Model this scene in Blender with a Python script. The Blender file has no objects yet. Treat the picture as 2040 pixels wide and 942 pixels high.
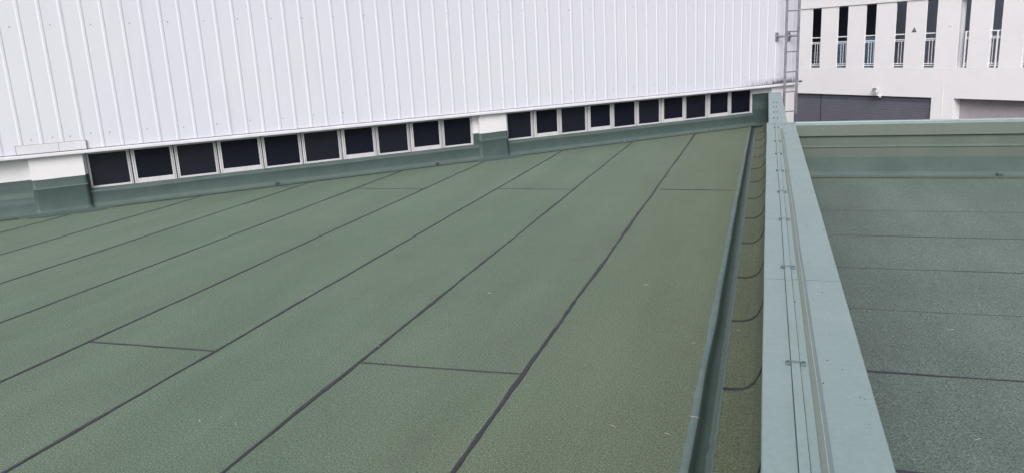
import bpy, bmesh, math, random
from mathutils import Vector, Matrix, noise
random.seed(7)
R = math.radians
scene = bpy.context.scene
COL = scene.collection

# ------------------------------------------------------------------ camera
CAM_H = 1.62
cam_data = bpy.data.cameras.new('camera')
cam = bpy.data.objects.new('camera', cam_data); COL.objects.link(cam)
M3 = ((0.95190266, 0.02457429, -0.30541353),
      (0.30218404, -0.24009143, 0.92251879),
      (-0.05065693, -0.97043918, -0.23596963))       # columns: image right, image down, view direction
right = Vector((M3[0][0], M3[1][0], M3[2][0])); down = Vector((M3[0][1], M3[1][1], M3[2][1])); fwd = Vector((M3[0][2], M3[1][2], M3[2][2]))
m = Matrix.Identity(4)
for i in range(3):
    m[i][0] = right[i]; m[i][1] = -down[i]; m[i][2] = -fwd[i]
m[2][3] = CAM_H
cam.matrix_world = m
cam_data.sensor_fit = 'HORIZONTAL'; cam_data.sensor_width = 36.0
cam_data.lens = 1560 / 2040 * 36.0
cam_data.clip_start = 0.05; cam_data.clip_end = 2000
scene.camera = cam

# ------------------------------------------------------------------ light
SUN_EL, SUN_AZ = 38.0, 176.0          # azimuth clockwise from +Y: veiled sun behind the camera
world = bpy.data.worlds.new('World'); scene.world = world; world.use_nodes = True
wn = world.node_tree.nodes; wl = world.node_tree.links
bg = wn['Background']; bg.inputs['Strength'].default_value = 0.15
sky = wn.new('ShaderNodeTexSky'); sky.sky_type = 'NISHITA'; sky.sun_disc = False
sky.sun_elevation = R(SUN_EL); sky.sun_rotation = R(SUN_AZ)
sky.air_density = 1.0; sky.dust_density = 6.0; sky.ozone_density = 1.0
hsv = wn.new('ShaderNodeHueSaturation'); hsv.inputs['Saturation'].default_value = 0.32   # thin cloud over the whole sky
wl.new(sky.outputs[0], hsv.inputs['Color']); wl.new(hsv.outputs[0], bg.inputs['Color'])
sd = bpy.data.lights.new('sun', 'SUN'); sd.energy = 1.5; sd.angle = R(35); sd.color = (1.0, 0.975, 0.95)
sun = bpy.data.objects.new('sun', sd); COL.objects.link(sun)
sdir = Vector((math.sin(R(SUN_AZ)) * math.cos(R(SUN_EL)), math.cos(R(SUN_AZ)) * math.cos(R(SUN_EL)), math.sin(R(SUN_EL))))
sun.rotation_euler = sdir.to_track_quat('Z', 'Y').to_euler()
sun.location = (0, 0, 20)
scene.view_settings.view_transform = 'Standard'; scene.view_settings.look = 'None'
scene.view_settings.exposure = 0.05; scene.view_settings.gamma = 1.0
scene.view_settings.use_curve_mapping = False

# ------------------------------------------------------------------ materials
def new_mat(name):
    mt = bpy.data.materials.new(name); mt.use_nodes = True
    nt = mt.node_tree
    return mt, nt, nt.nodes, nt.links, nt.nodes['Principled BSDF']

def noise_node(nt, coord, scale, detail=3, rough=0.55, dist=0.0):
    n_ = nt.nodes.new('ShaderNodeTexNoise'); n_.inputs['Scale'].default_value = scale
    n_.inputs['Detail'].default_value = detail; n_.inputs['Roughness'].default_value = rough
    n_.inputs['Distortion'].default_value = dist
    nt.links.new(coord, n_.inputs['Vector']); return n_

def ramp(nt, src, stops):
    r = nt.nodes.new('ShaderNodeValToRGB')
    el = r.color_ramp.elements
    while len(el) < len(stops): el.new(0.5)
    for e, (p, c) in zip(el, stops):
        e.position = p; e.color = (c[0], c[1], c[2], 1) if isinstance(c, (tuple, list)) else (c, c, c, 1)
    nt.links.new(src, r.inputs[0]); return r

def mixc(nt, fac, a, b, mode='MIX'):
    x = nt.nodes.new('ShaderNodeMix'); x.data_type = 'RGBA'; x.blend_type = mode
    for sock, v in ((x.inputs[0], fac), (x.inputs[6], a), (x.inputs[7], b)):
        if hasattr(v, 'links'): nt.links.new(v, sock)
        elif isinstance(v, (int, float)): sock.default_value = v
        else: sock.default_value = (v[0], v[1], v[2], 1)
    return x.outputs[2]

def objcoord(nt, scale=None):
    t = nt.nodes.new('ShaderNodeTexCoord')
    if scale is None: return t.outputs['Object']
    mp = nt.nodes.new('ShaderNodeMapping'); mp.inputs['Scale'].default_value = scale
    nt.links.new(t.outputs['Object'], mp.inputs['Vector']); return mp.outputs[0]

def bump(nt, height, strength, distance, normal=None):
    b = nt.nodes.new('ShaderNodeBump'); b.inputs['Strength'].default_value = strength
    b.inputs['Distance'].default_value = distance
    nt.links.new(height, b.inputs['Height'])
    if normal: nt.links.new(normal, b.inputs['Normal'])
    return b.outputs[0]

def math_node(nt, op, a, b=None, clamp=False):
    x = nt.nodes.new('ShaderNodeMath'); x.operation = op; x.use_clamp = clamp
    for sock, v in ((x.inputs[0], a), (x.inputs[1], b)):
        if v is None: continue
        if hasattr(v, 'links'): nt.links.new(v, sock)
        else: sock.default_value = v
    return x.outputs[0]

def membrane(name, base, alt, olive=None, ox=None, speck=1.0):
    """mineral granule roofing felt: fine granules, broad weathering patches"""
    mt, nt, N, L, bs = new_mat(name)
    co = objcoord(nt)
    big = noise_node(nt, co, 0.7, 4, 0.6)
    c = mixc(nt, ramp(nt, big.outputs[0], [(0.35, 0.0), (0.68, 1.0)]).outputs[0], base, alt)
    if olive:
        sep = N.new('ShaderNodeSeparateXYZ'); L.new(co, sep.inputs[0])
        w = noise_node(nt, co, 0.9, 3)
        a = math_node(nt, 'MULTIPLY_ADD', w.outputs[0], 1.6); a.node.inputs[2].default_value = -0.8
        s_ = math_node(nt, 'ADD', sep.outputs[0], a)
        mr = N.new('ShaderNodeMapRange'); mr.inputs[1].default_value = ox[0]; mr.inputs[2].default_value = ox[1]
        mr.interpolation_type = 'SMOOTHSTEP'
        L.new(s_, mr.inputs[0])
        c = mixc(nt, mr.outputs[0], c, olive)
    # faint elongated wash marks
    st = noise_node(nt, objcoord(nt, (2.2, 0.35, 1)), 1.3, 5, 0.65)
    c = mixc(nt, 1.0, c, ramp(nt, st.outputs[0], [(0.3, (0.90, 0.90, 0.90)), (0.7, (1.07, 1.07, 1.07))]).outputs[0], 'MULTIPLY')
    # soil patches
    so = noise_node(nt, co, 3.1, 6, 0.7)
    c = mixc(nt, ramp(nt, so.outputs[0], [(0.56, 0.0), (0.76, 0.40)]).outputs[0], c, (0.10, 0.10, 0.085))
    # granules
    g1 = noise_node(nt, co, 150, 2, 0.8); g2 = noise_node(nt, co, 85, 4, 0.85)
    gr = math_node(nt, 'ADD', math_node(nt, 'MULTIPLY', g1.outputs[0], 0.6), math_node(nt, 'MULTIPLY', g2.outputs[0], 0.4))
    c = mixc(nt, 1.0, c, ramp(nt, gr, [(0.38, (0.30, 0.30, 0.32)), (0.46, (0.85, 0.85, 0.85)), (0.54, (1.08, 1.08, 1.07)), (0.62, (1.9, 1.9, 1.85))]).outputs[0], 'MULTIPLY')
    v = N.new('ShaderNodeTexVoronoi'); v.inputs['Scale'].default_value = 14; L.new(co, v.inputs['Vector'])
    c = mixc(nt, ramp(nt, v.outputs['Distance'], [(0.018, 0.55 * speck), (0.035, 0.0)]).outputs[0], c, (0.45, 0.44, 0.38))
    L.new(c, bs.inputs['Base Color'])
    bs.inputs['Roughness'].default_value = 0.93; bs.inputs['Specular IOR Level'].default_value = 0.25
    lp = noise_node(nt, co, 5.0, 2)
    nb = bump(nt, lp.outputs[0], 0.25, 0.02)
    L.new(bump(nt, gr, 0.35, 0.002, nb), bs.inputs['Normal'])
    return mt

def coat(name, base, alt, rough=0.6, sc=6.0, bmp=0.3, dirt=0.3, dirtc=(0.10, 0.11, 0.10), fine=60, famp=1.0):
    mt, nt, N, L, bs = new_mat(name)
    co = objcoord(nt)
    a = noise_node(nt, co, sc, 6, 0.65)
    c = mixc(nt, ramp(nt, a.outputs[0], [(0.32, 0.0), (0.68, 1.0)]).outputs[0], base, alt)
    d_ = noise_node(nt, co, sc * 0.45, 7, 0.72, 0.4)
    c = mixc(nt, ramp(nt, d_.outputs[0], [(0.52, 0.0), (0.8, dirt)]).outputs[0], c, dirtc)
    f = noise_node(nt, co, fine, 4, 0.7)
    c = mixc(nt, 1.0, c, ramp(nt, f.outputs[0], [(0.3, (1 - 0.07 * famp,) * 3), (0.7, (1 + 0.06 * famp,) * 3)]).outputs[0], 'MULTIPLY')
    L.new(c, bs.inputs['Base Color'])
    rr = ramp(nt, d_.outputs[0], [(0.3, rough - 0.06), (0.7, rough + 0.1)])
    L.new(rr.outputs[0], bs.inputs['Roughness']); bs.inputs['Specular IOR Level'].default_value = 0.35
    nb = bump(nt, f.outputs[0], bmp, 0.002)
    L.new(bump(nt, a.outputs[0], bmp, 0.012, nb), bs.inputs['Normal'])
    return mt

MAIN_FELT = membrane('green_felt', (0.109, 0.154, 0.115), (0.122, 0.165, 0.127), (0.121, 0.151, 0.108), (-2.4, 0.3))
GUTTER_FELT = membrane('olive_felt', (0.122, 0.146, 0.100), (0.108, 0.130, 0.088), speck=0.6)
SIDE_FELT = membrane('side_felt', (0.118, 0.155, 0.142), (0.140, 0.179, 0.166), (0.092, 0.119, 0.112), (1.35, -0.1))
UPSTAND_FELT = membrane('upstand_felt', (0.088, 0.128, 0.106), (0.078, 0.115, 0.104), speck=0)
TEAL = coat('teal_waterproof_coat', (0.052, 0.080, 0.080), (0.066, 0.096, 0.094), 0.55, 5.0, 0.35, 0.35, (0.075, 0.085, 0.075))
TEAL_PALE = coat('pale_teal_coat', (0.106, 0.152, 0.154), (0.138, 0.184, 0.186), 0.7, 9.0, 0.5, 0.5, (0.075, 0.10, 0.095), 90)
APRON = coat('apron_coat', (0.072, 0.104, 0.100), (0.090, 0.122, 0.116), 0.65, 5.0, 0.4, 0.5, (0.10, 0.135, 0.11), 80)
TEAL_SHADED = coat('shaded_teal_coat', (0.034, 0.058, 0.052), (0.046, 0.072, 0.065), 0.6, 7.0, 0.35, 0.3, (0.045, 0.06, 0.05), 90)
COPING = coat('coping_paint', (0.216, 0.288, 0.297), (0.230, 0.302, 0.311), 0.42, 3.0, 0.12, 0.25, (0.22, 0.30, 0.31), 45)
FASCIA = coat('fascia_paint', (0.108, 0.136, 0.118), (0.118, 0.147, 0.128), 0.5, 3.0, 0.12, 0.25, (0.09, 0.11, 0.1))
SEAL_OLIVE = coat('olive_sealant', (0.155, 0.192, 0.176), (0.170, 0.208, 0.190), 0.6, 7.0, 0.2, 0.2)
SEAL_GREY = coat('grey_sealant', (0.150, 0.198, 0.212), (0.165, 0.214, 0.228), 0.6, 7.0, 0.2, 0.2)
SEAL_PALE = coat('worn_ridge', (0.36, 0.42, 0.40), (0.24, 0.29, 0.28), 0.6, 30.0, 0.2, 0.5, (0.2, 0.25, 0.24))
PLASTER = coat('white_plaster', (0.66, 0.655, 0.70), (0.71, 0.70, 0.74), 0.85, 1.2, 0.05, 0.12, (0.5, 0.49, 0.5), 14, 0.3)
PLASTER2 = coat('facade_plaster', (0.72, 0.712, 0.745), (0.765, 0.757, 0.79), 0.85, 0.5, 0.0, 0.10, (0.55, 0.53, 0.55), 3, 0.2)
ALU = coat('aluminium_frame', (0.50, 0.495, 0.54), (0.60, 0.595, 0.64), 0.5, 9.0, 0.1, 0.45, (0.27, 0.26, 0.26))
CLIPM2 = coat('joint_line', (0.180, 0.242, 0.252), (0.205, 0.270, 0.280), 0.6, 40.0, 0.1, 0.3)
EDGE_SHADE = coat('tape_edge_shade_dirt', (0.045, 0.060, 0.064), (0.085, 0.11, 0.115), 0.8, 20.0, 0.2, 0.2)
JOINT = coat('grey_joint', (0.16, 0.16, 0.18), (0.30, 0.30, 0.33), 0.8, 20.0, 0.2, 0.3)
GALV = coat('galvanised_steel', (0.19, 0.195, 0.23), (0.31, 0.315, 0.36), 0.45, 14.0, 0.1, 0.4, (0.18, 0.18, 0.20))
GALV.node_tree.nodes['Principled BSDF'].inputs['Metallic'].default_value = 0.35
SHUTTER = coat('grey_shutter', (0.108, 0.110, 0.140), (0.124, 0.126, 0.156), 0.6, 1.4, 0.05, 0.2, (0.09, 0.09, 0.11), 12)
GARAGE = coat('garage_panel', (0.33, 0.30, 0.33), (0.37, 0.335, 0.365), 0.75, 0.9, 0.05, 0.3, (0.25, 0.23, 0.25), 10)
DARK = coat('dark_room', (0.026, 0.028, 0.050), (0.036, 0.038, 0.062), 0.7, 2.0, 0.05, 0.2)
ROOMG = coat('corridor_wall', (0.36, 0.385, 0.46), (0.42, 0.445, 0.52), 0.8, 1.0, 0.05, 0.2, (0.15, 0.16, 0.2))
WHITE_METAL = coat('white_railing', (0.72, 0.73, 0.77), (0.78, 0.79, 0.82), 0.5, 9.0, 0.05, 0.1, (0.6, 0.6, 0.6))
DARK_METAL = coat('dark_tab_metal', (0.035, 0.05, 0.06), (0.06, 0.08, 0.09), 0.5, 30.0, 0.1, 0.3)
TAB_GREY = coat('weathered_tab', (0.11, 0.15, 0.16), (0.15, 0.19, 0.20), 0.6, 30.0, 0.1, 0.3)
SCREW = coat('screw_head', (0.22, 0.22, 0.25), (0.34, 0.33, 0.35), 0.5, 30.0, 0.1, 0.4)
CLIPM = coat('clip_paint', (0.085, 0.13, 0.135), (0.12, 0.17, 0.175), 0.5, 40.0, 0.1, 0.4, (0.06, 0.08, 0.08))
ASPHALT = coat('asphalt', (0.05, 0.05, 0.05), (0.06, 0.06, 0.058), 0.9, 1.0, 0.2, 0.2)
STRAW = coat('dry_straw', (0.50, 0.48, 0.38), (0.62, 0.60, 0.50), 0.8, 30.0, 0.1, 0.1)
DIRT = coat('dirt_crumb', (0.03, 0.03, 0.025), (0.05, 0.045, 0.035), 0.9, 30.0, 0.1, 0.1)
BLUE = coat('blue_wrap', (0.08, 0.16, 0.26), (0.14, 0.26, 0.36), 0.5, 7.0, 0.6, 0.7, (0.03, 0.03, 0.05), 30)
NAVY = coat('navy_wrap', (0.04, 0.05, 0.12), (0.09, 0.09, 0.15), 0.6, 8.0, 0.6, 0.7, (0.02, 0.02, 0.03), 30)

GREEN_COAT = coat('green_coat', (0.084, 0.110, 0.095), (0.096, 0.122, 0.106), 0.75, 3.0, 0.4, 0.3, (0.06, 0.085, 0.08), 120)
UPSTAND_COAT = coat('felt_coat', (0.056, 0.082, 0.084), (0.074, 0.104, 0.100), 0.7, 3.0, 0.3, 0.3, (0.05, 0.075, 0.075), 90)

def make_bitumen():
    mt, nt, N, L, bs = new_mat('bitumen_bead')
    co = objcoord(nt); a = noise_node(nt, co, 9, 5, 0.7); f = noise_node(nt, co, 180, 2, 0.6)
    c = mixc(nt, ramp(nt, a.outputs[0], [(0.3, 0.0), (0.7, 1.0)]).outputs[0], (0.023, 0.026, 0.031), (0.046, 0.048, 0.060))
    c = mixc(nt, 1.0, c, ramp(nt, f.outputs[0], [(0.3, (0.7,) * 3), (0.7, (1.35,) * 3)]).outputs[0], 'MULTIPLY')
    L.new(c, bs.inputs['Base Color']); bs.inputs['Roughness'].default_value = 0.62
    bs.inputs['Specular IOR Level'].default_value = 0.3
    L.new(bump(nt, f.outputs[0], 0.4, 0.002), bs.inputs['Normal'])
    return mt
BITUMEN = make_bitumen()
BITUMEN_DARK = coat('shadowed_bitumen', (0.014, 0.018, 0.017), (0.022, 0.027, 0.026), 0.6, 9.0, 0.2, 0.2, (0.03, 0.035, 0.03))  # darker bitumen, with the shadow at the laps put into its colour

def make_glass():
    mt, nt, N, L, bs = new_mat('dark_window_glass')
    co = objcoord(nt); a = noise_node(nt, co, 1.5, 3, 0.6)
    c = mixc(nt, a.outputs[0], (0.005, 0.006, 0.014), (0.014, 0.015, 0.026))
    L.new(c, bs.inputs['Base Color']); bs.inputs['Roughness'].default_value = 0.25
    bs.inputs['Specular IOR Level'].default_value = 0.18
    return mt
GLASS = make_glass(); GLASS2 = make_glass(); GLASS2.name = 'dusty_window_glass'
GLASS2.node_tree.nodes['Principled BSDF'].inputs['Roughness'].default_value = 0.4
GLASS2.node_tree.nodes['Principled BSDF'].inputs['Specular IOR Level'].default_value = 0.32

def make_clad():
    """painted sheet steel; grime along the drip edge near the ladder end and faint run marks"""
    mt, nt, N, L, bs = new_mat('white_sheet_metal')
    co = objcoord(nt)
    big = noise_node(nt, co, 0.55, 4, 0.6)
    c = mixc(nt, big.outputs[0], (0.565, 0.582, 0.668), (0.635, 0.632, 0.71))
    run = noise_node(nt, objcoord(nt, (7, 7, 0.5)), 1.0, 5, 0.7)
    c = mixc(nt, ramp(nt, run.outputs[0], [(0.55, 0.0), (0.8, 0.16)]).outputs[0], c, (0.42, 0.42, 0.46))
    sep = N.new('ShaderNodeSeparateXYZ'); L.new(co, sep.inputs[0])
    # dirt band: local z just over the trim (object origin is the trim), growing towards the corner
    fz = N.new('ShaderNodeMapRange'); fz.inputs[1].default_value = 0.16; fz.inputs[2].default_value = 0.0; L.new(sep.outputs[2], fz.inputs[0])
    fx = N.new('ShaderNodeMapRange'); fx.inputs[1].default_value = -0.5; fx.inputs[2].default_value = 0.25; L.new(sep.outputs[0], fx.inputs[0])
    dn = noise_node(nt, objcoord(nt, (22, 22, 5)), 1.0, 5, 0.75)
    k = math_node(nt, 'MULTIPLY', math_node(nt, 'MULTIPLY', math_node(nt, 'MULTIPLY', fz.outputs[0], fz.outputs[0]), math_node(nt, 'MULTIPLY', fx.outputs[0], 2.6)), ramp(nt, dn.outputs[0], [(0.38, 0.1), (0.62, 1.0)]).outputs[0], True)
    c = mixc(nt, k, c, (0.10, 0.10, 0.11))
    fz2 = N.new('ShaderNodeMapRange'); fz2.inputs[1].default_value = 0.03; fz2.inputs[2].default_value = 0.0; L.new(sep.outputs[2], fz2.inputs[0])
    k2 = math_node(nt, 'MULTIPLY', fz2.outputs[0], ramp(nt, dn.outputs[0], [(0.5, 0.0), (0.7, 0.5)]).outputs[0], True)
    c = mixc(nt, k2, c, (0.14, 0.14, 0.15))
    L.new(c, bs.inputs['Base Color']); bs.inputs['Roughness'].default_value = 0.5; bs.inputs['Specular IOR Level'].default_value = 0.35
    wv = noise_node(nt, objcoord(nt, (3, 3, 0.8)), 1.0, 2)
    L.new(bump(nt, wv.outputs[0], 0.3, 0.02), bs.inputs['Normal'])
    return mt
CLAD = make_clad()
TRIM = coat('trim_paint', (0.60, 0.60, 0.67), (0.66, 0.655, 0.72), 0.5, 3.0, 0.05, 0.35, (0.40, 0.40, 0.43), 30, 0.4)

# ------------------------------------------------------------------ mesh helpers
class MB:
    """collects shapes, then links them as ONE mesh object"""
    def __init__(self): self.v = []; self.f = []; self.mi = []
    def add(self, vs, fs, mi=0):
        b = len(self.v); self.v += [tuple(v) for v in vs]
        for f in fs: self.f.append(tuple(b + i for i in f)); self.mi.append(mi)
    def box(self, F, a, b, mi=0):
        """F maps local (u,v,w) to world; a,b opposite corners"""
        P = [F(x, y, z) for x in (a[0], b[0]) for y in (a[1], b[1]) for z in (a[2], b[2])]
        self.add(P, [(0, 1, 3, 2), (4, 6, 7, 5), (0, 4, 5, 1), (2, 3, 7, 6), (0, 2, 6, 4), (1, 5, 7, 3)], mi)
    def sweep(self, rows, mi=0, closed=False, cap=False):
        """rows: list of rings/profiles of equal length"""
        n_ = len(rows[0]); b = len(self.v)
        for r in rows: self.v += [tuple(p) for p in r]
        for i in range(len(rows) - 1):
            for j in range(n_ if closed else n_ - 1):
                j2 = (j + 1) % n_
                self.f.append((b + i * n_ + j, b + i * n_ + j2, b + (i + 1) * n_ + j2, b + (i + 1) * n_ + j))
                self.mi.append(mi[j] if isinstance(mi, (list, tuple)) else mi)
        if cap and closed:
            self.f.append(tuple(b + j for j in reversed(range(n_)))); self.mi.append(0 if isinstance(mi, (list, tuple)) else mi)
            self.f.append(tuple(b + (len(rows) - 1) * n_ + j for j in range(n_))); self.mi.append(0 if isinstance(mi, (list, tuple)) else mi)
    def tube(self, pts, r, seg=8, mi=0):
        pts = [Vector(p) for p in pts]; rows = []
        for i, p in enumerate(pts):
            t = (pts[min(i + 1, len(pts) - 1)] - pts[max(i - 1, 0)]).normalized()
            a = t.cross(Vector((0, 0, 1)))
            if a.length < 1e-3: a = Vector((1, 0, 0))
            a.normalize(); b = t.cross(a)
            rr = r[i] if isinstance(r, (list, tuple)) else r
            rows.append([p + (a * math.cos(2 * math.pi * k / seg) + b * math.sin(2 * math.pi * k / seg)) * rr for k in range(seg)])
        self.sweep(rows, mi, True, True)
    def build(self, name, mats, parent=None, origin=None, bevel=0, smooth=False):
        o0 = Vector(origin) if origin is not None else (parent_world(parent) if parent else Vector((0, 0, 0)))
        me = bpy.data.meshes.new(name)
        me.from_pydata([Vector(v) - o0 for v in self.v], [], self.f)
        for mt in (mats if isinstance(mats, (list, tuple)) else [mats]): me.materials.append(mt)
        for p, k in zip(me.polygons, self.mi): p.material_index = k
        bm = bmesh.new(); bm.from_mesh(me); bmesh.ops.recalc_face_normals(bm, faces=bm.faces)
        bm.to_mesh(me); bm.free()
        o = bpy.data.objects.new(name, me); COL.objects.link(o)
        if parent:
            o.parent = parent; o.location = o0 - parent_world(parent)
        else: o.location = o0
        if bevel:
            bv = o.modifiers.new('bevel', 'BEVEL'); bv.width = bevel; bv.segments = 2; bv.limit_method = 'ANGLE'; bv.angle_limit = R(40)
        if smooth:
            for p in me.polygons: p.use_smooth = True
        return o

def parent_world(o):
    v = Vector((0, 0, 0))
    while o: v += o.location; o = o.parent
    return v

def empty(name, loc, rz=0):
    o = bpy.data.objects.new(name, None); COL.objects.link(o); o.location = loc; o.rotation_euler.z = rz
    o.empty_display_size = 0.1; return o

def tag(o, label=None, cat=None, group=None, kind=None):
    if label: o['label'] = label
    if cat: o['category'] = cat
    if group: o['group'] = group
    if kind: o['kind'] = kind
    return o

def copy_tree(o, parent=None):
    c = o.copy(); COL.objects.link(c)
    if parent: c.parent = parent
    for ch in list(o.children): copy_tree(ch, c)
    return c

I3 = lambda x, y, z: Vector((x, y, z))
def nz(*p): return noise.noise(Vector(p))

# wall frame: s along the clad building (46.1 deg), q towards the roof, q = 0 on the flashing seam
WD = Vector((0.69332621, 0.72062387, 0)); WN = Vector((0.72062387, -0.69332621, 0)); WC = -10.3365
def W(s, q, z): return WD * s + WN * (WC + q) + Vector((0, 0, z))

# ------------------------------------------------------------------ ribbons of bitumen
def ribbon(mb, pts, width, up=None, mi=1, seed=0, lift=0.004, wob=0.0055, step=0.05):
    """irregular hand-laid bead along a polyline on a horizontal surface"""
    P = [Vector(p) for p in pts]; L = []
    for a, b in zip(P[:-1], P[1:]):
        n_ = max(1, int((b - a).length / step))
        L += [a.lerp(b, i / n_) for i in range(n_)]
    L.append(P[-1]); rows = []; d = 0
    for i, p in enumerate(L):
        if i: d += (p - L[i - 1]).length
        t = (L[min(i + 1, len(L) - 1)] - L[max(i - 1, 0)]).normalized()
        u = Vector((0, 0, 1)) if up is None else up(p)
        sd_ = u.cross(t).normalized()
        off = nz(d * 1.1, seed * 7.3, 0) * wob * 1.8 + nz(d * 5, seed * 3.1, 5) * wob * 0.8
        w = width * (1 + 0.6 * nz(d * 1.7, seed * 1.7, 9) + 0.45 * nz(d * 9, seed, 3)) / 2
        c = p + sd_ * off
        rows.append([c - sd_ * w + u * 0.0015, c - sd_ * w * .6 + u * lift, c + sd_ * w * .6 + u * lift, c + sd_ * w + u * 0.0015])
    mb.sweep(rows, mi)

# ------------------------------------------------------------------ ground far below, slab under the roofs
g = MB(); g.add([(-400, -400, -8), (400, -400, -8), (400, 400, -8), (-400, 400, -8)], [(0, 1, 2, 3)])
tag(g.build('ground', ASPHALT), kind='structure')

def prism(mb, poly, z0, z1, mi=0):
    n_ = len(poly)
    vs = [(x, y, z0) for x, y in poly] + [(x, y, z1) for x, y in poly]
    fs = [tuple(range(n_)), tuple(range(n_, 2 * n_))] + [(i, (i + 1) % n_, n_ + (i + 1) % n_, n_ + i) for i in range(n_)]
    mb.add(vs, fs, mi)
a = W(-16, -0.3, 0); b = W(11.25, -0.3, 0)
s = MB(); prism(s, [(-30, -9), (12, -9), (12, 9.76), (0.22, 9.76), (0.22, 15.1), (b.x, b.y), (a.x, a.y), (-30, a.y)], -8, -0.07)
tag(s.build('roof_slab', PLASTER), kind='structure')

# main felt roof
SEAMS_X = [-1.145, -2.066, -2.995, -3.905, -4.835, -5.738, -6.66, -7.58, -8.5, -9.42, -10.34]
r = MB()
XE = -0.275
e = W(10.62, -0.2, 0)
prism(r, [(-30, -9), (XE, -9), (XE, 14.68), (e.x, e.y), (a.x, a.y), (-30, a.y)], -0.065, 0.0)
def wall_y(x, q=0.0):                      # y of the seam line q at a given x
    # p = WD*s + WN*(WC+q);  solve s from x
    s_ = (x - WN.x * (WC + q)) / WD.x
    return WD.y * s_ + WN.y * (WC + q)
for k, x in enumerate(SEAMS_X):
    yend = wall_y(x)
    if k == 3: yend = wall_y(x, 0.14)
    if k == 7: yend = wall_y(x, 0.16)
    w = 0.024 if k < 5 else 0.023
    ribbon(r, [(x, -6 if x > -9 else -4, 0), (x, yend - 0.005, 0)], w, seed=k + 1)
def cross(x0, x1, y0, y1, sd_): ribbon(r, [(x0, y0, 0), (x1, y1, 0)], 0.020, seed=sd_)
cross(-2.066, -1.145, 3.50, 3.525, 21); cross(-3.905, -2.995, 3.47, 3.485, 22)
cross(-1.10, -0.30, 8.585, 8.55, 23); cross(-2.995, -2.05, 8.55, 8.55, 24); cross(-4.83, -3.905, 8.52, 8.515, 25)
cross(-5.98, -5.738, 8.62, 8.57, 26); cross(-2.995, -2.066, -1.4, -1.38, 27); cross(-1.145, -.3, -1.5, -1.5, 28)
cross(-5.738, -4.835, 1.2, 1.2, 30); cross(-7.58, -6.66, 3.4, 3.4, 31)
# seam along the base flashing
for s0, s1, sd_ in ((0.11, 4.97, 40), (5.70, 10.50, 41), (-9.0, -0.86, 42)):
    ribbon(r, [W(s0, 0.004, 0), W(s1, 0.004, 0)], 0.021, mi=2, seed=sd_, wob=0.003, lift=0.008)
tag(r.build('roof_deck', [MAIN_FELT, BITUMEN, BITUMEN_DARK]), kind='structure')

# second felt roof on the far side of the low wall
r = MB()
ZR = -0.022
prism(r, [(0.29, -9), (12, -9), (12, 9.6), (0.29, 9.6)], -0.066, ZR)
for k, (y, w) in enumerate(((6.735, .008), (5.78, .007), (4.88, .004), (3.94, .019), (2.975, .019), (7.7, .003), (2.05, .018), (1.1, .018))):
    ribbon(r, [(0.3, y + (-.01 if k == 3 else 0), ZR), (3.0, y + .012, ZR), (11.9, y, ZR)], w, seed=50 + k, lift=0.003)
ribbon(r, [(0.3, 9.452, ZR), (11.9, 9.452, ZR)], 0.024, mi=2, seed=60, wob=0.002, lift=0.008)
tag(r.build('roof_deck', [SIDE_FELT, BITUMEN, BITUMEN_DARK]), kind='structure')

# ------------------------------------------------------------------ gutter lining (coated step between deck and low wall)
prof = [(-0.286, 0.001), (-0.282, 0.006), (-0.264, 0.006), (-0.252, 0.003), (-0.243, -0.006), (-0.236, -0.020), (-0.229, -0.032), (-0.215, -0.038), (-0.195, -0.036), (-0.172, -0.030), (-0.164, -0.033)]
mats_i = [0, 0, 0, 1, 1, 1, 1, 1, 3, 2]  # pale lip, dark slope: sky light and shade painted into the material bands
g = MB(); rows = []
y = -8.0
while y < 14.86:
    row = []
    for i, (x, z) in enumerate(prof):
        k = 0.0
        if i < 2: k = nz(y * 2.1, 1, 0) * 0.009 + nz(y * 12, 2, 0) * 0.007
        elif i > 7: k = nz(y * 2.3, 4, 0) * 0.006 + nz(y * 13, 5, 0) * 0.009
        else: k = nz(y * 1.2, 6, 0) * 0.006
        row.append((x + k, y, z + nz(y * 3, 8, i) * 0.002))
    rows.append(row); y += 0.04
g.sweep(rows, mats_i)
go = g.build('gutter_lining', [TEAL_PALE, TEAL_SHADED, TEAL_PALE, APRON], origin=(-0.23, 0, 0), smooth=True)
tag(go, 'shallow teal coated gutter channel running beside the long low wall', 'gutter')

# ------------------------------------------------------------------ long low wall with coping
ZC = 0.575
lw = empty('parapet_wall', (0.16, 0, 0))
tag(lw, 'long low wall with wide pale blue green metal coping and a flat strap along it', 'parapet')
up = [(-0.185, -0.036), (-0.105, -0.034), (-0.072, -0.028), (-0.046, -0.014), (-0.024, 0.006), (-0.008, 0.036), (0.004, 0.068), (0.011, 0.095), (0.016, 0.13), (0.019, 0.30), (0.020, 0.545)]
u = MB(); rows = []
y = -8.0
while y < 15.1:
    rows.append([(x + nz(y * 1.5, i, 1) * 0.003, y, z) for i, (x, z) in enumerate(up)]); y += 0.1
u.sweep(rows)
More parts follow.
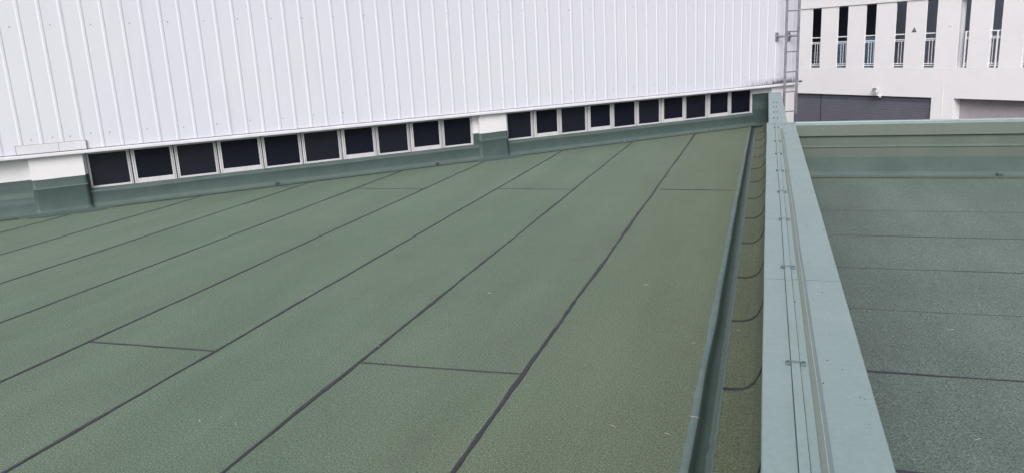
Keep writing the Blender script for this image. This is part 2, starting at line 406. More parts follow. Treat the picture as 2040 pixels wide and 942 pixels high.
# bead at every lap: across the gutter floor and up the cant
for k in range(-8, 13):
    yy = 3.615 + 0.94 * k + 0.05 * nz(k * 1.7, 3, 3)
    if yy > 14.3: break
    rows = []; w = 0.013
    Lp = []
    for i in range(len(up) - 1):
        for j in range(4):
            f = j / 4; Lp.append(((up[i][0] * (1 - f) + up[i + 1][0] * f), (up[i][1] * (1 - f) + up[i + 1][1] * f)))
    Lp.append(up[-1])
    for i, (x, z) in enumerate(Lp):
        if x < -0.166: continue
        ww = w * (1 + 0.5 * nz(x * 30, yy, z * 20)); c = yy + nz(x * 12, yy * 3, z * 4) * 0.012
        rows.append([(x, c - ww, z), (x - 0.003, c - ww * .7, z + 0.006), (x - 0.003, c + ww * .7, z + 0.006), (x, c + ww, z)])
    u.sweep(rows, 1)
u.build('upstand', [GUTTER_FELT, BITUMEN_DARK], lw)
c = MB(); c.box(I3, (0.026, -8, -0.06), (0.31, 9.76, 0.55)); c.box(I3, (0.036, 9.763, -0.06), (0.232, 15.08, 0.55))
c.build('wall', UPSTAND_FELT, lw)
# wide coping, folded sheet with dropped edges
c = MB(); rows = []
y = -8.0
ys = []
while y < 9.8: ys.append(y); y += 0.15
ys.append(9.80)
for y in ys:
    k = nz(y * 0.9, 3, 3) * 0.0025
    dz = nz(y * 1.3, 7, 7) * 0.0012
    rows.append([(0.0082 + k, y, 0.525), (0.0072 + k, y, ZC - 0.004 + dz), (0.0102 + k, y, ZC + dz), (0.10, y, ZC + dz * .5), (0.22, y, ZC - .001 + dz),
                 (0.3175, y, ZC + dz), (0.3205, y, ZC - 0.004 + dz), (0.3205, y, 0.445), (0.312, y, 0.445)])
c.sweep(rows)
c.add([rows[-1][1], rows[-1][5], (0.3205, 9.80, .53), (0.0082, 9.80, .53)], [(0, 1, 2, 3)])
cp = c.build('coping', COPING, lw)
# narrow coping beyond the junction, tapering in by the building
c = MB(); rows = []
for y in [9.79 + 0.15 * i for i in range(36)]:
    y = min(y, 15.0)
    rows.append([(0.028, y, 0.50), (0.028, y, ZC - 0.009), (0.031, y, ZC - 0.006), (0.14, y, ZC - 0.006), (0.238, y, ZC - 0.006), (0.241, y, ZC - 0.009), (0.241, y, 0.46)])
c.sweep(rows); c.build('coping', COPING, lw)
# lap strip where the two meet
c = MB(); c.box(I3, (0.010, 9.70, ZC + .0016), (0.318, 9.83, ZC + .0032)); c.build('joint_cover', COPING, lw)
for yj in (3.46,):
    c = MB()
    for x0, x1 in ((0.011, 0.094), (0.128, 0.148), (0.180, 0.3165)): c.box(I3, (x0, yj, ZC + .0004), (x1, yj + .0022, ZC + .0018))
    c.build('lap_joint', CLIPM2, lw)
# raised sealant ridge
c = MB(); rows = []
y = -8.0
while y < 9.2:
    k = nz(y * 1.1, 11, 2) * 0.002
    a1 = nz(y * 8, 12, 1) * 0.0009 + nz(y * 25, 1, 1) * .0005
    rows.append([(0.1490 + k, y, ZC + .0012), (0.1510 + k, y, ZC + 0.0026), (0.1645 + k + a1, y, ZC + 0.0075), (0.1663 + k + a1 * 2, y, ZC + 0.0078), (0.1775 + k, y, ZC + 0.0024), (0.1785 + k, y, ZC + .001)])
    y += 0.04
c.sweep(rows, [0, 0, 2, 1, 1]); c.build('sealant_ridge', [SEAL_OLIVE, SEAL_GREY, SEAL_PALE], lw)

# ------------------------------------------------------------------ lightning conductor tape with its saddles
lc = empty('conductor_tape', (0.112, 0, ZC))
tag(lc, 'flat pale green metal tape clipped along the coping of the long low wall', 'cable tape')
CLIPS = [2.513, 3.636, 4.618, 5.453, 6.315, 7.231, 8.086, 9.262, 10.373, 11.171, 11.935, 12.714, 1.4, 0.3, -0.8]
c = MB(); rows = []
y = -8.0
def tape_x(y): return 0.1105 + nz(y * 0.45, 20, 1) * 0.004 + (0.0 if y < 10 else (y - 10) * 0.003)
while y < 9.45:
    near = min(abs(y - k) for k in CLIPS)
    z = ZC + 0.0050 + min(near, 0.4) * 0.006 + nz(y * 2, 3, 3) * 0.001
    x = tape_x(y) - 0.0005
    tw = 0.0128
    rows.append([(x - tw, y, z - .003), (x - tw, y, z), (x, y, z + .0004), (x + tw, y, z), (x + tw, y, z - .003)])
    y += 0.05
c.sweep(rows, closed=True, cap=True)
rows = []
pts = [(0.112, 9.44, ZC + .008), (0.108, 9.53, ZC + 0.02), (0.100, 9.60, ZC + 0.024), (0.102, 9.66, ZC + 0.012), (0.112, 9.80, ZC + 0.004), (0.113, 10.4, ZC + .001), (0.119, 11.4, ZC + .001), (0.127, 12.9, ZC + .001), (0.132, 14.9, ZC + .001)]
for (x, y, z) in pts: rows.append([(x - .011, y, z - .002), (x - .011, y, z + .001), (x + .011, y, z + .001), (x + .011, y, z - .002)])
c.sweep(rows, closed=True, cap=True)
c.build('strip', COPING, lc)
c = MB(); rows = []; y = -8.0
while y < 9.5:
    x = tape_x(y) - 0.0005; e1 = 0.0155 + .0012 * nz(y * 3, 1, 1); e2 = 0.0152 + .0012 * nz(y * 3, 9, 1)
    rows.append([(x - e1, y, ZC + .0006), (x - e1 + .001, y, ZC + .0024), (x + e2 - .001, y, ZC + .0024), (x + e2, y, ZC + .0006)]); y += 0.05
c.sweep(rows); c.build('edge_shade_strip', EDGE_SHADE, lc)  # dark underlay: shadow gap and dirt along the tape edges, put into the colour
# one saddle modelled round its own origin: two lugs with bolts and a thin raised bridge
def clip_mesh():
    k = MB()
    hw = 0.031
    for sx in (-1, 1):
        x0, x1 = sorted((sx * 0.0155, sx * hw))
        k.box(I3, (x0, -0.010, 0.001), (x1, 0.010, 0.009))
    k.sweep([[(x, -0.0035, z), (x, 0.0035, z), (x, 0.0035, z + .0016), (x, -0.0035, z + .0016)] for x, z in ((-.018, .009), (-.0150, .0105), (0, .0112), (.0150, .0105), (.018, .009))], 0, True, True)
    return k
CLIP_LOC = [Vector((tape_x(y), y, ZC + (0.0008 if y < 9.8 else -0.0045))) for y in CLIPS]
first = None
for p in CLIP_LOC:
    if first is None:
        k = clip_mesh(); k.v = [tuple(Vector(v) + p) for v in k.v]
        first = k.build('clip', CLIPM, lc, origin=p, bevel=0.0015)
        for sx in (-1, 1):
            bb = MB(); q = p + Vector((sx * 0.024, 0, 0.009))
            bb.tube([q, q + Vector((0, 0, 0.003))], 0.0042, 6)
            bb.build('bolt', DARK_METAL, first, origin=q)
    else:
        cc = copy_tree(first, lc); cc.location = p - lc.location

# ------------------------------------------------------------------ short low wall crossing at the end of the second roof
pw = empty('parapet_wall', (4, 9.68, 0))
tag(pw, 'green felt low wall with dark folded fascia closing the far end of the right hand roof', 'parapet')
prof = [(9.597, 0.55), (9.592, 0.335), (9.574, 0.322), (9.570, 0.314), (9.579, 0.303), (9.578, 0.20), (9.572, 0.09), (9.566, 0.035), (9.552, 0.006), (9.535, -0.006), (9.47, -0.013), (9.462, -0.018)]
u = MB(); rows = []
x = 0.30
while x < 12:
    rows.append([(x, yy + nz(x * 1.3, i * .5, 2) * 0.002, zz + (nz(x * 0.7, 5, 5) * .006 if 1 < i < 5 else 0)) for i, (yy, zz) in enumerate(prof)]); x += 0.15
u.sweep(rows, [0, 0, 1, 0, 0, 2, 2, 2, 1, 0, 0]); u.build('upstand', [GREEN_COAT, APRON, UPSTAND_COAT], pw)
c = MB(); c.box(I3, (0.325, 9.605, -0.06), (12, 9.78, 0.55)); c.build('wall', PLASTER, pw)
c = MB(); rows = []
x = 0.3215
while x < 12:
    k = nz(x * .6, 1, 4) * .002
    rows.append([(x, 9.575, 0.447), (x, 9.562 + k, 0.443), (x, 9.560 + k, 0.568), (x, 9.564 + k, 0.571), (x, 9.70, 0.573), (x, 9.765, 0.573), (x, 9.77, 0.583 + k), (x, 9.80, 0.583 + k), (x, 9.80, 0.46)])
    x += 0.3
c.sweep(rows, [0, 0, 1, 1, 1, 1, 1, 1]); c.build('coping', [FASCIA, COPING], pw)
rv = MB(); q = Vector((0.62, 9.561, 0.517)); rv.tube([q, q + Vector((0, -0.006, 0))], 0.008, 8); rv.build('rivet', TAB_GREY, pw, origin=q)

# ------------------------------------------------------------------ clad building
cb = empty('clad_building', W(5, -0.3, 0))
tag(cb, 'large white building clad in vertical ribbed sheet metal over a low row of dark windows', 'building')
S0, S1 = -16.0, 11.61
TZ = 0.695
# ribbed cladding
c = MB(); prof = []
sp = 0.2055; k0 = int((S0 + 0.08) / sp)
prof.append((S0, -0.075))
k = k0
while True:
    s_ = -0.08 + sp * k
    if s_ > S1 - 0.03: break
    if s_ > S0 + 0.03:
        prof += [(s_ - 0.021, -0.075), (s_ - 0.011, -0.0698), (s_ + 0.011, -0.0698), (s_ + 0.021, -0.075)]
        if k % 4 == 0: prof += [(s_ + 0.0215, -0.0725), (s_ + 0.026, -0.0725), (s_ + 0.0262, -0.0752)]
    k += 1
prof += [(S1, -0.075), (S1, -0.13)]
c.sweep([[W(s_, q, TZ + 0.012) for s_, q in prof], [W(s_, q, 6.5) for s_, q in prof]])
clad = c.build('cladding', CLAD, cb, origin=Vector((0, 0, TZ)) + Vector((W(0, 0, 0).x * 0, 0, 0)))
# body
c = MB()
c.box(W, (S0, -0.30, -8), (11.54, -14, 0.66)); c.box(W, (S0, -0.132, TZ + 0.006), (S1 - 0.004, -14, 6.48))
c.build('wall', PLASTER, cb)
# return face of the cladding at the corner
c = MB(); prof = []
for k in range(66):
    q = -0.15 - k * 0.2055
    prof += [(q + .02, S1), (q + .0105, S1 + .019), (q - .0105, S1 + .019), (q - .02, S1)]
c.sweep([[W(s_, q, TZ + 0.004) for q, s_ in prof], [W(s_, q, 6.5) for q, s_ in prof]]); c.build('side_cladding', CLAD, cb, origin=(0, 0, TZ))
# drip trim
c = MB()
tp = [(-0.10, TZ + .006), (-0.060, TZ + 0.003), (-0.034, TZ - 0.003), (-0.031, TZ - 0.008), (-0.031, TZ - 0.033), (-0.036, TZ - 0.037), (-0.052, TZ - 0.036), (-0.30, TZ - 0.034)]
joints = [S0, -8.6, -4.6, -0.9, 2.02, 5.22, 8.4, S1]
for a_, b_, dq in zip(joints[:-1], joints[1:], (0, .0012, 0, .0015, 0, .0012, 0)):
    n_ = max(2, int((b_ - a_) / 0.4)); rows = []
    for i in range(n_ + 1):
        s_ = a_ + (b_ - a_ - 0.002) * i / n_
        rows.append([W(s_, q + dq + nz(s_ * .8, j * .3, 1) * .0015, z + nz(s_ * .9, 4, 2) * 0.0025) for j, (q, z) in enumerate(tp)])
    c.sweep(rows)
c.build('drip_trim', TRIM, cb)
# patched cover box on the trim at the left
c = MB()
for s0, s1 in ((-0.755, -0.335), (-0.331, -0.055)):
    c.box(W, (s0, -0.078, TZ + 0.012), (s1, -0.046, TZ + 0.108))
c.build('cover_plate', TRIM, cb, bevel=0.002)
for nm, a_, b_ in (('cover_joint', (-0.761, -0.0765, TZ + 0.009), (-0.7555, -0.047, TZ + 0.112)), ('cover_joint', (-0.3348, -0.0765, TZ + 0.012), (-0.3312, -0.0475, TZ + 0.108)),
                   ('cover_joint', (-0.0548, -0.0765, TZ + 0.009), (-0.0515, -0.05, TZ + 0.112)), ('cover_joint', (-0.755, -0.0765, TZ + 0.1085), (-0.055, -0.053, TZ + 0.112)), ('cover_joint', (-0.755, -0.0765, TZ + 0.008), (-0.055, -0.049, TZ + 0.0115))):
    c = MB(); c.box(W, a_, b_); c.build(nm, JOINT, cb)
# screws
def screw(p):
    k = MB(); k.tube([p, p + WN * 0.003], 0.0075, 8); k.tube([p + WN * 0.003, p + WN * 0.007], 0.0042, 6); return k
locs = []
for k in range(-3, 28):
    s_ = 0.21 + 0.4025 * k
    if s_ > 11.2: break
    locs.append(W(s_ + random.uniform(-.01, .01), -0.0745, 2.105 + random.uniform(-.008, .008)))
    if s_ > -0.9: locs.append(W(s_ + random.uniform(-.01, .01), -0.0745, 0.865 + random.uniform(-.01, .01)))
locs.append(W(0.01, -0.0745, .88)); locs.append(W(-0.38, -0.0745, .87))
f0 = None; cw = parent_world(clad)
for p in locs:
    if f0 is None: f0 = screw(p).build('screw', SCREW, clad, origin=p)
    else:
        o = f0.copy(); COL.objects.link(o); o.parent = clad; o.location = p - cw
# recessed plaster strips beside windows and pilasters
c = MB()
c.box(W, (S0, -0.195, 0.0), (-0.64, -0.29, 0.662)); c.box(W, (-0.20, -0.195, 0.0), (-0.085, -0.29, 0.662))
c.box(W, (4.985, -0.195, 0.0), (5.10, -0.29, 0.662)); c.box(W, (5.45, -0.195, 0.0), (5.552, -0.29, 0.662)); c.box(W, (10.58, -0.195, 0.0), (11.0, -0.29, 0.662))
c.box(W, (-0.0849, -0.24, 0.0), (4.9849, -0.29, 0.20)); c.box(W, (5.5521, -0.24, 0.0), (10.5799, -0.29, 0.20))
c.build('recessed_wall', PLASTER, cb)
# pilasters with painted waterproof base
def pilaster(s0, s1, zt, flange=True):
    c = MB(); c.box(W, (s0, -0.10, -0.06 if s1 < 11 else -8), (s1, -0.30, 0.6615))
    p = c.build('pilaster', PLASTER, cb, bevel=0.004)
    w = MB(); n_ = 14
    if not flange:
        w = MB(); w.box(W, (s0 - .004, -0.1, 0.0), (s0 - .0005, -0.193, zt)); w.build('waterproof_coat', TEAL, p); return p
    # coat wraps left side, front, right side, with a lap line two thirds up
    path = [(s0 - .004, -0.192)] + [(s0 - .004, -0.096)] + [(s0 - .004 + (s1 - s0 + .008) * i / n_, -0.096) for i in range(1, n_)] + [(s1 + .004, -0.096), (s1 + .004, -0.192)]
    rows = []
    lap = zt * 0.74
    for z, dq in ((zt, 0), (lap + .012, 0.001), (lap + .004, 0.005), (lap - .005, 0.006), (lap - .012, 0.003), (0.14, 0.003), (0.05, 0.006), (0.02, 0.014), (0.005, 0.04)):
        row = []
        for i, (s_, q) in enumerate(path):
            e_ = nz(s_ * 4, q * 4, z * 2 + s0) * 0.004 * (z > 0.01 and z < zt)
            ds = -dq if i <= 1 else (dq if i >= len(path) - 2 else 0)
            qq = q + (dq if 0 < i < len(path) - 1 else 0)
            row.append(W(s_ + ds, qq, z + (nz(s_ * 3, 7, z) * 0.006 if z > lap - .02 else 0)))
        rows.append(row)
    w.sweep(rows, [0, 1, 1, 0, 0, 0, 1, 1] and 0)
    w.build('waterproof_coat', TEAL, p, smooth=True)
    w = MB(); rows = []
    for i in range(25):
        s_ = s0 - .004 + (s1 - s0 + .008) * i / 24
        z = lap + nz(s_ * 3, 7, lap) * 0.006
        rows.append([W(s_, -0.0898 + nz(s_ * 5, 1, 1) * .001, z - .006), W(s_, -0.0892, z), W(s_, -0.0902, z + .004)])
    w.sweep(rows); w.build('lap_ridge', TEAL_PALE, p)
    if flange:
        w = MB(); rows = []
        n2 = 28
        for i in range(n2 + 1):
            f = i / n2; s_ = s0 - 0.13 + (s1 - s0 + 0.28) * f
            edge = 0.105 + 0.02 * nz(s_ * 5, 3, s0) + 0.012 * nz(s_ * 18, 3, s0) + 0.03 * f - 0.07 * (abs(f - .5) * 2) ** 8
            rows.append([W(s_, -0.125, 0.012), W(s_, -0.07, 0.007), W(s_, 0.0, 0.0065), W(s_, edge, 0.005)])
        w.sweep(rows); w.build('coated_apron', TEAL_PALE if False else APRON, p)
    return p
pilaster(-0.665, -0.115, 0.40); pilaster(5.058, 5.510, 0.385); pilaster(10.965, 11.55, 0.552, False)
# base flashing: liquid coat from sill down over the cant
def flashing(s0, s1, top, ledge=True):
    c = MB(); rows = []; n_ = max(4, int((s1 - s0) / 0.07))
    if ledge: pr = [(-0.205, 0.222), (-0.185, 0.219), (-0.150, 0.207), (-0.140, 0.200), (-0.139, 0.188), (-0.136, 0.180), (-0.139, 0.170), (-0.136, 0.10), (-0.128, 0.05), (-0.115, 0.022), (-0.095, 0.010), (-0.002, 0.0035)]
    else: pr = [(-0.193, top), (-0.190, top * .80), (-0.184, top * .74), (-0.188, top * .70), (-0.186, top * .5), (-0.178, 0.20), (-0.165, 0.12), (-0.150, 0.06), (-0.135, 0.03), (-0.115, 0.016), (-0.095, 0.010), (-0.002, 0.0035)]
    for i in range(n_ + 1):
        s_ = s0 + (s1 - s0) * i / n_
        row = []
        for j, (q, z) in enumerate(pr):
            if 2 < j < 7: z += nz(s_ * .9, 3, 8) * 0.011 + nz(s_ * 4, 2, 8) * .003; q += nz(s_ * 1.7, j * .4, 9) * 0.0035
            elif 6 < j < 10: q += nz(s_ * 1.5, j * .3, 12) * 0.008
            elif j == 11: q += nz(s_ * 3, 1, 1) * 0.002
            row.append(W(s_, q, z))
        rows.append(row)
    mi = [0, 1 if ledge else 0, 0, 1, 1, 0, 0, 0, 1, 1, 1] if ledge else [0, 0, 1, 1, 0, 0, 0, 0, 1, 1, 1]
    c.sweep(rows, mi); return c.build('base_flashing', [TEAL, APRON], cb, smooth=True)
flashing(-0.11, 5.054, 0); flashing(5.514, 10.58, 0); flashing(S0, -0.669, 0.40, False); flashing(10.58, 10.96, 0.552, False)
c = MB()
for s0, s1, zt in ((-0.11, -0.0852, .40), (4.9852, 5.053, .385), (5.5141, 5.5518, .385)):
    c = MB(); c.box(W, (s0, -0.1935, 0.02), (s1, -0.191, zt)); c.build('painted_jamb', TEAL, cb)

c = MB(); c.box(W, (10.35, -0.15, -0.065), (10.962, -0.006, 0.0028)); c.build('flashing_foot', TEAL, cb)
# windows
EDGE1 = [-0.082, 0.39, 0.88, 1.39, 1.94, 2.46, 3.00, 3.49, 4.00, 4.49, 4.982]
EDGE2 = [5.555, 6.03, 6.50, 7.03, 7.51, 8.01, 8.52, 9.02, 9.54, 10.05, 10.575]
THICK = {1, 3, 6, 8}
ZB = 0.2225
for edges in (EDGE1, EDGE2):
    for i in range(10):
        s0, s1 = edges[i], edges[i + 1]; th = i in THICK
        l0 = s0 + (0.003 if i == 0 else 0.007); l1 = s1 - (0.003 if i == 9 else 0.007)
        qf = -0.188 if th else -0.203
        st = 0.034; br = 0.056 if th else 0.022
        st_l = 0.022 if i == 0 else (st + .006 if th else st); st_r = 0.022 if i == 9 else (st + .004 if th else st)
        f = MB()
        f.box(W, (l0, qf, ZB), (l0 + st_l, qf - 0.032, 0.655)); f.box(W, (l1 - st_r, qf, ZB), (l1, qf - 0.032, 0.655))
        f.box(W, (l0 + st_l, qf - .003, ZB), (l1 - st_r, qf - 0.032, ZB + br)); f.box(W, (l0 + st_l, qf - .003, 0.625), (l1 - st_r, qf - 0.032, 0.655))
        # outer track under the sash and the fin between neighbours
        f.box(W, (s0, -0.215, ZB - .014), (s1, -0.238, ZB - .001))
        # groove line down the stile
        f.box(W, (l0 + st_l * .45, qf + 0.003, ZB + .004), (l0 + st_l * .45 + .004, qf - 0.001, 0.65), 1) if i else None
        f.box(W, (l1 - st_r * .5, qf + 0.003, ZB + .004), (l1 - st_r * .5 + .004, qf - 0.001, 0.65), 1) if i < 9 else None
        w = f.build('window', [ALU, GALV], cb, origin=W((s0 + s1) / 2, -.2, ZB))
        p = MB(); p.box(W, (l0 + st_l * .8, qf - 0.014, ZB + br * .8), (l1 - st_r * .8, qf - 0.020, 0.635))
        p.build('pane', GLASS2 if i in (0, 2, 5, 7) else GLASS, w)
c = MB()
for e0, e1 in ((EDGE1[0], EDGE1[-1]), (EDGE2[0], EDGE2[-1])): c.box(W, (e0, -0.2405, 0.21), (e1, -0.26, 0.655))
c.build('window_recess', DARK, cb)

# small dark metal tabs on the flashing seam
def metal_tab(loc, rz, label, mat):
    t = empty('metal_tab', loc, rz)
    tag(t, label, 'metal tab', 'small metal tabs along the flashing seams')
    return t
tm = MB(); tm.box(I3, (-0.024, -0.004, 0.0), (0.024, 0.0, 0.045)); tm.box(I3, (-0.024, -0.020, 0.0), (0.024, -0.004, 0.004)); pm = None
th_ = MB(); th_.box(I3, (-0.027, -0.008, 0.0455), (0.027, 0.028, 0.051)); 
WANG = math.atan2(WD.y, WD.x)
tabs = [(W(2.05, -0.035, 0.004), WANG, 'small dark metal tab on the flashing seam below the fifth window from the left', DARK_METAL),
        (W(4.32, -0.035, 0.004), WANG, 'small metal tab on the flashing seam shortly left of the middle pilaster', DARK_METAL),
        (W(7.62, -0.035, 0.004), WANG, 'small teal metal tab at the seam below the middle of the right window row', TAB_GREY),
        (W(9.48, -0.035, 0.004), WANG, 'small teal metal tab on the flashing seam nearest the ladder end of the window row', TAB_GREY),
        (Vector((2.405, 9.50, ZR + 0.004)), 0.0, 'small dark metal tab at the foot of the short green low wall on the right', DARK_METAL)]
for loc, rz, lab, mt in tabs:
    t = metal_tab(loc, rz, lab, mt)
    for mbx, nm, mm in ((tm, 'plate', mt), (th_, 'hood', TAB_GREY)):
        o = mbx.build(nm, mm, origin=(0, 0, 0)); o.parent = t; o.location = (0, 0, 0)

# ------------------------------------------------------------------ ladder
ld = empty('wall_ladder', W(11.17, 0.15, 0.2))
tag(ld, 'grey galvanised steel ladder fixed to the right end of the ribbed white wall', 'ladder')
for s_, z0 in ((11.015, 0.20), (11.315, 0.15)):
    c = MB(); rows = []
    c.box(W, (s_ - 0.012, 0.128, z0), (s_ + 0.012, 0.172, 6.4)); c.build('rail', GALV, ld, bevel=0.004)
for k in range(18):
    z = 0.215 + 0.35 * k
    c = MB(); c.tube([W(11.027, 0.15, z), W(11.303, 0.15, z)], 0.0115, 10); c.build('rung', GALV, ld, smooth=False)
for z in (1.535, 4.4):
    for s_ in (11.015, 11.315):
        c = MB(); c.box(W, (s_ - .028, -0.074, z - 0.085), (s_ + .028, -0.052, z + 0.075))
        pl = c.build('bracket', GALV, ld, bevel=0.004)
        c = MB(); c.tube([W(s_, -0.056, z), W(s_, 0.13, z)], 0.019, 10); c.tube([W(s_, -0.052, z), W(s_, -0.035, z)], 0.03, 10)
        c.build('arm', GALV, pl, smooth=True)
        for dz in (-.06, .05):
            c = MB(); p = W(s_, -0.052, z + dz); c.tube([p, p + WN * .008], 0.009, 6); c.build('bolt', DARK_METAL, pl)
# small knob sticking out at the trim corner
c = MB(); c.tube([W(S1 - .03, -0.03, .715), W(S1 + .03, -0.03, .715)], 0.016, 8); c.build('trim_end_bolt', DARK_METAL, cb)

# ------------------------------------------------------------------ white building across the yard
FD = Vector((-0.72055, 0.69340, 0)); FN = Vector((0.69340, 0.72055, 0)); FO = Vector((4.8924, 28.0, 0))
def F(t, dp, z): return FO + FD * t + FN * dp + Vector((0, 0, z))
wb = empty('white_building', F(0, 0, -8))
tag(wb, 'white rendered building across the yard with tall narrow openings and grey roller shutters', 'building')
SL = [(4.31, 4.72), (3.18, 3.60), (2.07, 2.48), (0.97, 1.35), (-0.09, 0.28), (-1.14, -0.81), (-2.09, -1.77), (-3.05, -2.73), (-4.02, -3.70), (-5.0, -4.68)]
c = MB()
TL, TR = 12.0, -12.0
zs0, zs1 = 0.27, 2.37
pier_edges = [TL] + [v for a_, b_ in SL for v in (b_, a_)] + [TR]
for i in range(0, len(pier_edges), 2):
    c.box(F, (pier_edges[i], 0.0, zs0), (pier_edges[i + 1], 0.05 if i < 10 else 0.12, zs1))
c.box(F, (TL, -0.035, zs1), (TR, 0.3, 8.0))             # beam above, slightly proud
c.box(F, (TL, -0.012, -0.65), (TR, 0.30, zs0 - .003))    # spandrel
c.box(F, (-0.10, -0.010, -8), (-0.83, 0.5, -0.652))      # ground floor pier
c.box(F, (-8, -0.010, -8), (TR, 0.5, -0.652)); c.box(F, (TL, -0.01, -8), (9.5, 0.5, -0.652))
c.box(F, (-0.752, 0.051, zs0), (-0.81, 0.30, zs1))       # deeper return behind the wide pier
c.build('wall', PLASTER2, wb)
# corridor behind the openings
c = MB(); c.box(F, (TL, 0.31, 0.10), (TR, 4.5, 0.22)); c.box(F, (TL, 2.6, 0.221), (TR, 2.8, 2.365)); c.build('corridor', ROOMG, wb)
c = MB(); c.box(F, (TL, 1.2, 0.221), (2.7, 1.4, 2.365)); c.build('dark_partition', DARK, wb)
# railings
for i, (a_, b_) in enumerate(SL):
    c = MB(); dpt = 0.065
    e0, e1 = a_ - .03, b_ + .03
    if i == 5: e1 = -0.99
    rails = ((1.335, .017), (1.17, .012), (1.125, .012), (0.405, .012), (0.345, .012))
    for z, rr in rails: c.box(F, (e0, dpt - .012, z - rr), (e1, dpt + .012, z + rr))
    if i < 5:
        for k in range(1, 4):
            t_ = b_ - 0.10 * k - .03; c.box(F, (t_ - .006, dpt - .006, .417), (t_ + .006, dpt + .006, 1.113))
    else:
        tp_ = a_ + 0.11; c.box(F, (tp_ - .022, dpt - .036, .273), (tp_ + .022, dpt - .014, 1.318))
        for k in range(1, 3):
            t_ = tp_ + 0.13 * k
            if t_ < e1: c.box(F, (t_ - .006, dpt - .006, .417), (t_ + .006, dpt + .006, 1.113))
    c.build('railing', WHITE_METAL, wb)
# roller shutters
for t0, t1 in ((-0.0999, 4.250), (4.290, 9.4999)):
    c = MB(); rows0 = []; prof = []
    z = -0.79
    while z > -8:
        prof += [(z, 0.109), (z - 0.012, 0.1055), (z - 0.068, 0.1055), (z - 0.08, 0.109)]; z -= 0.085
    c.sweep([[F(t0, dp, z) for z, dp in prof], [F(t1, dp, z) for z, dp in prof]])
    c.box(F, (t0, 0.085, -0.786), (t1, 0.20, -0.6525)); c.box(F, (t0, 0.2, -0.786), (t1, 0.3, -8))
    c.build('roller_shutter', SHUTTER, wb)
c = MB(); c.box(F, (4.2505, 0.112, -8), (4.2895, 0.14, -0.79)); c.build('shutter_gap_shade', DARK, wb)  # dark strip added so the gap between the two shutters reads as shaded
# recessed bay on the right
c = MB(); c.box(F, (-0.8301, 0.34, -8), (-7.9999, 0.45, -0.6525))
c.box(F, (-0.8301, 0.33, -0.80), (-7.9999, 0.339, -0.6525), 0)
c.build('recessed_panel', GARAGE, wb)
# drain conduit and box on the wide pier
c = MB(); c.box(F, (-0.468, -0.022, -1.2), (-0.480, -0.0125, -0.10)); c.build('conduit', PLASTER2, wb)
c = MB(); c.box(F, (-0.50, -0.014, 1.52), (-0.58, -0.0005, 1.60)); c.build('junction_box', PLASTER2, wb)

# flood light on the spandrel
FANG = math.atan2(-FD.y, -FD.x)
fl = empty('flood_light', F(1.79, -0.013, -0.62), FANG)    # local x to the right along the facade, y into it
tag(fl, 'small white flood light on a bent arm above the grey roller shutter', 'flood light')
def loc_part(mb, name, mat, parent, bevel=0):
    o = mb.build(name, mat, origin=(0, 0, 0), bevel=bevel); o.parent = parent; o.location = (0, 0, 0); return o
c = MB()
tilt = Matrix.Rotation(R(-28), 3, 'X')
def H(x, y, z): return tilt @ Vector((x, y, z)) + Vector((-0.03, -0.17, 0.16))
c.add([H(*p) for p in ((-.10, -.05, -.09), (.10, -.05, -.09), (.12, -.05, .09), (-.12, -.05, .09), (-.07, .05, -.06), (.07, .05, -.06), (.08, .05, .07), (-.08, .05, .07))],
      [(0, 1, 2, 3), (4, 7, 6, 5), (0, 4, 5, 1), (1, 5, 6, 2), (2, 6, 7, 3), (3, 7, 4, 0)])
hs = loc_part(c, 'housing', WHITE_METAL, fl, 0.008)
c = MB(); c.box(H, (-.085, -.054, -.075), (.085, -.0505, .072)); loc_part(c, 'lens', GALV, fl)
c = MB(); c.tube([(0.02, -.14, .13), (0.02, -.13, .04), (0.03, -.08, -.02), (0.045, 0.0, -.035)], 0.016, 8); c.box(I3, (0.0, -.012, -.08), (0.09, 0.0, 0.02)); loc_part(c, 'bracket', WHITE_METAL, fl)
c = MB()
for k in range(5): c.box(H, (-.07 + k * .032, .051, -.05), (-.06 + k * .032, .066, .06))
loc_part(c, 'cooling_fin', WHITE_METAL, fl)

# little triangular plate on the pier
wsn = empty('warning_sign', F(0.66, -0.001, 1.36), FANG)
tag(wsn, 'tiny grey triangular warning plate on the white pier between two openings', 'sign')
def tri(r_, y0, y1, cz=.075):
    k = MB(); P = [(r_ * math.sin(2 * math.pi * i / 3), cz + r_ * math.cos(2 * math.pi * i / 3)) for i in range(3)]
    k.add([(x, y0, z) for x, z in P] + [(x, y1, z) for x, z in P], [(0, 1, 2), (3, 5, 4), (0, 3, 4, 1), (1, 4, 5, 2), (2, 5, 3, 0)]); return k
loc_part(tri(0.10, 0.0, -0.006), 'border', DARK_METAL, wsn); loc_part(tri(0.066, -0.0065, -0.009), 'face', GALV, wsn)
c = MB(); c.box(I3, (-.006, -.0115, .062), (.006, -.0095, .115)); c.box(I3, (-.006, -.0115, .045), (.006, -.0095, .055)); loc_part(c, 'symbol', DARK_METAL, wsn)

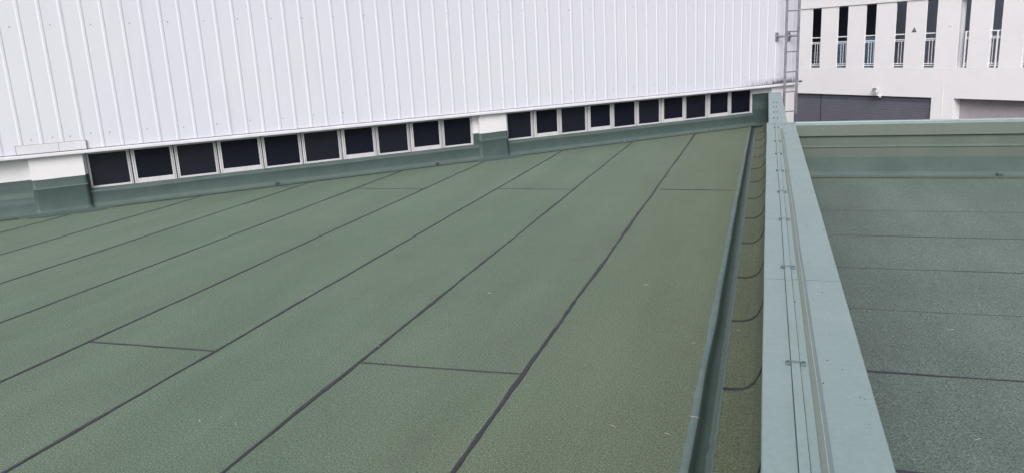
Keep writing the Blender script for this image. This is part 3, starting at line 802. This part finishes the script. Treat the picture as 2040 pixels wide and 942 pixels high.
# wrapped goods stored behind the first railings
def bundle(t0, t1, zt, dp, mat, label, sd_):
    o = empty('wrapped_bundle', F((t0 + t1) / 2, dp, 0.221)); tag(o, label, 'bundle', 'wrapped bundles behind the railings')
    c = MB(); rows = []
    n_ = 24; w_ = (t1 - t0) / 2
    for j in range(11):
        z = 0.221 + (zt - 0.221) * j / 10
        k = 1.0 if j < 9 else (0.93 if j == 9 else 0.78)
        rows.append([F((t0 + t1) / 2 + w_ * k * (1 if abs(math.cos(a_)) > .7 else abs(math.cos(a_)) / .7) * (1 if math.cos(a_) > 0 else -1) + 0.03 * nz(a_ * 2, z * 1, sd_), dp + 0.22 * k * max(-1, min(1, math.sin(a_) / .7)) + 0.035 * nz(a_ * 5, z * .8, sd_ + 4), z + 0.03 * nz(a_ * 2, 1, sd_) * (j > 8)) for a_ in [2 * math.pi * i / n_ for i in range(n_)]])
    c.sweep(rows, 0, True, True); c.build('wrapping', mat, o)
    c = MB()
    for z in (0.5, 0.85):
        if z < zt - .1: c.box(F, (t0 - .02, dp - .262, z), (t1 + .02, dp - .250, z + .03))
    if c.v: c.build('strap', GALV, o)
bundle(4.85, 5.62, 0.78, 0.75, NAVY, 'low dark navy wrapped bundle behind the leftmost railing of the white building', 1)
bundle(3.78, 4.45, 1.08, 0.75, BLUE, 'bright blue wrapped bundle behind the second railing from the left', 2)
bundle(2.72, 3.40, 1.26, 0.75, BLUE, 'tall blue wrapped bundle behind the third railing from the left', 3)

# ------------------------------------------------------------------ bits lying on the roof
straws = [((-1.76, 4.764), 'pale dry straw lying farthest out on the second felt strip left of the gutter'),
          ((-2.066, 3.731), 'pale straw lying across the dark seam just beyond the near middle cross joint'),
          ((-2.473, 2.721), 'left one of two pale straws on the third felt strip, near the bottom edge'),
          ((-2.283, 2.726), 'right one of two pale straws on the third felt strip, near the bottom edge'),
          ((-0.345, 4.088), 'pale straw on the felt almost touching the left edge of the gutter coating'),
          ((-0.363, 3.041), 'pale straw lying closest to the gutter in the bottom part of the first felt strip'),
          ((-0.60, 3.06), 'pale straw near the bottom of the first felt strip, midway from seam to gutter'),
          ((-0.268, 3.208), 'short straw stuck on the pale left lip of the teal gutter'),
          ((-0.12, 4.36), 'tiny straw on the narrow olive strip between gutter and pale coping'),
          ((-0.75, 5.1), 'thin straw alone in the middle of the first felt strip left of the gutter'),
          ((0.85, 3.3), 'pale straw on the right hand roof on the near side of its dark seam'),
          ((1.0, 4.6), 'pale straw on the right hand roof beyond its dark seam')]
for (x, y), lab in straws:
    z = 0.004 if x < -.29 else (0.009 if x < -.2 else (-0.008 if x < 0 else ZR + .003))
    L_ = random.uniform(0.014, 0.026); an = random.uniform(-0.9, 0.5)
    c = MB(); d1 = Vector((math.cos(an), math.sin(an), 0)); d2 = Vector((-d1.y, d1.x, 0)); p = Vector((x, y, z)); bnd = random.uniform(-.006, .006)
    c.tube([p - d1 * L_, p - d1 * L_ * .3 + d2 * bnd, p + d1 * L_ * .4 + d2 * bnd * .8 + Vector((0, 0, .003)), p + d1 * L_], [0.0004, 0.0008, 0.0008, 0.0003], 5)
    tag(c.build('dry_straw', STRAW, origin=p), lab, 'straw', 'dry straws on the roofing felt')
# crumbs of dirt on the coping
c = MB()
for i in range(70):
    y = 1.7 + random.random() ** 1.6 * 9; x = random.choice([random.uniform(.02, .31), random.uniform(.145, .2), random.uniform(.19, .31)])
    r_ = random.uniform(.0007, .0017) * (1 + y * .12); p = Vector((x, y, ZC + .002)); an = random.random() * 3
    c.add([p + Vector((math.cos(an + a_) * r_ * (1.6 if k % 2 else .8), math.sin(an + a_) * r_, hh)) for hh in (0, r_ * .8) for k, a_ in enumerate((0, 1.57, 3.14, 4.71))],
          [(3, 2, 1, 0), (4, 5, 6, 7), (0, 1, 5, 4), (1, 2, 6, 5), (2, 3, 7, 6), (3, 0, 4, 7)])
tag(c.build('dirt_crumbs', DIRT), 'scattered dark crumbs of dirt on the pale coping', 'dirt', kind='stuff')
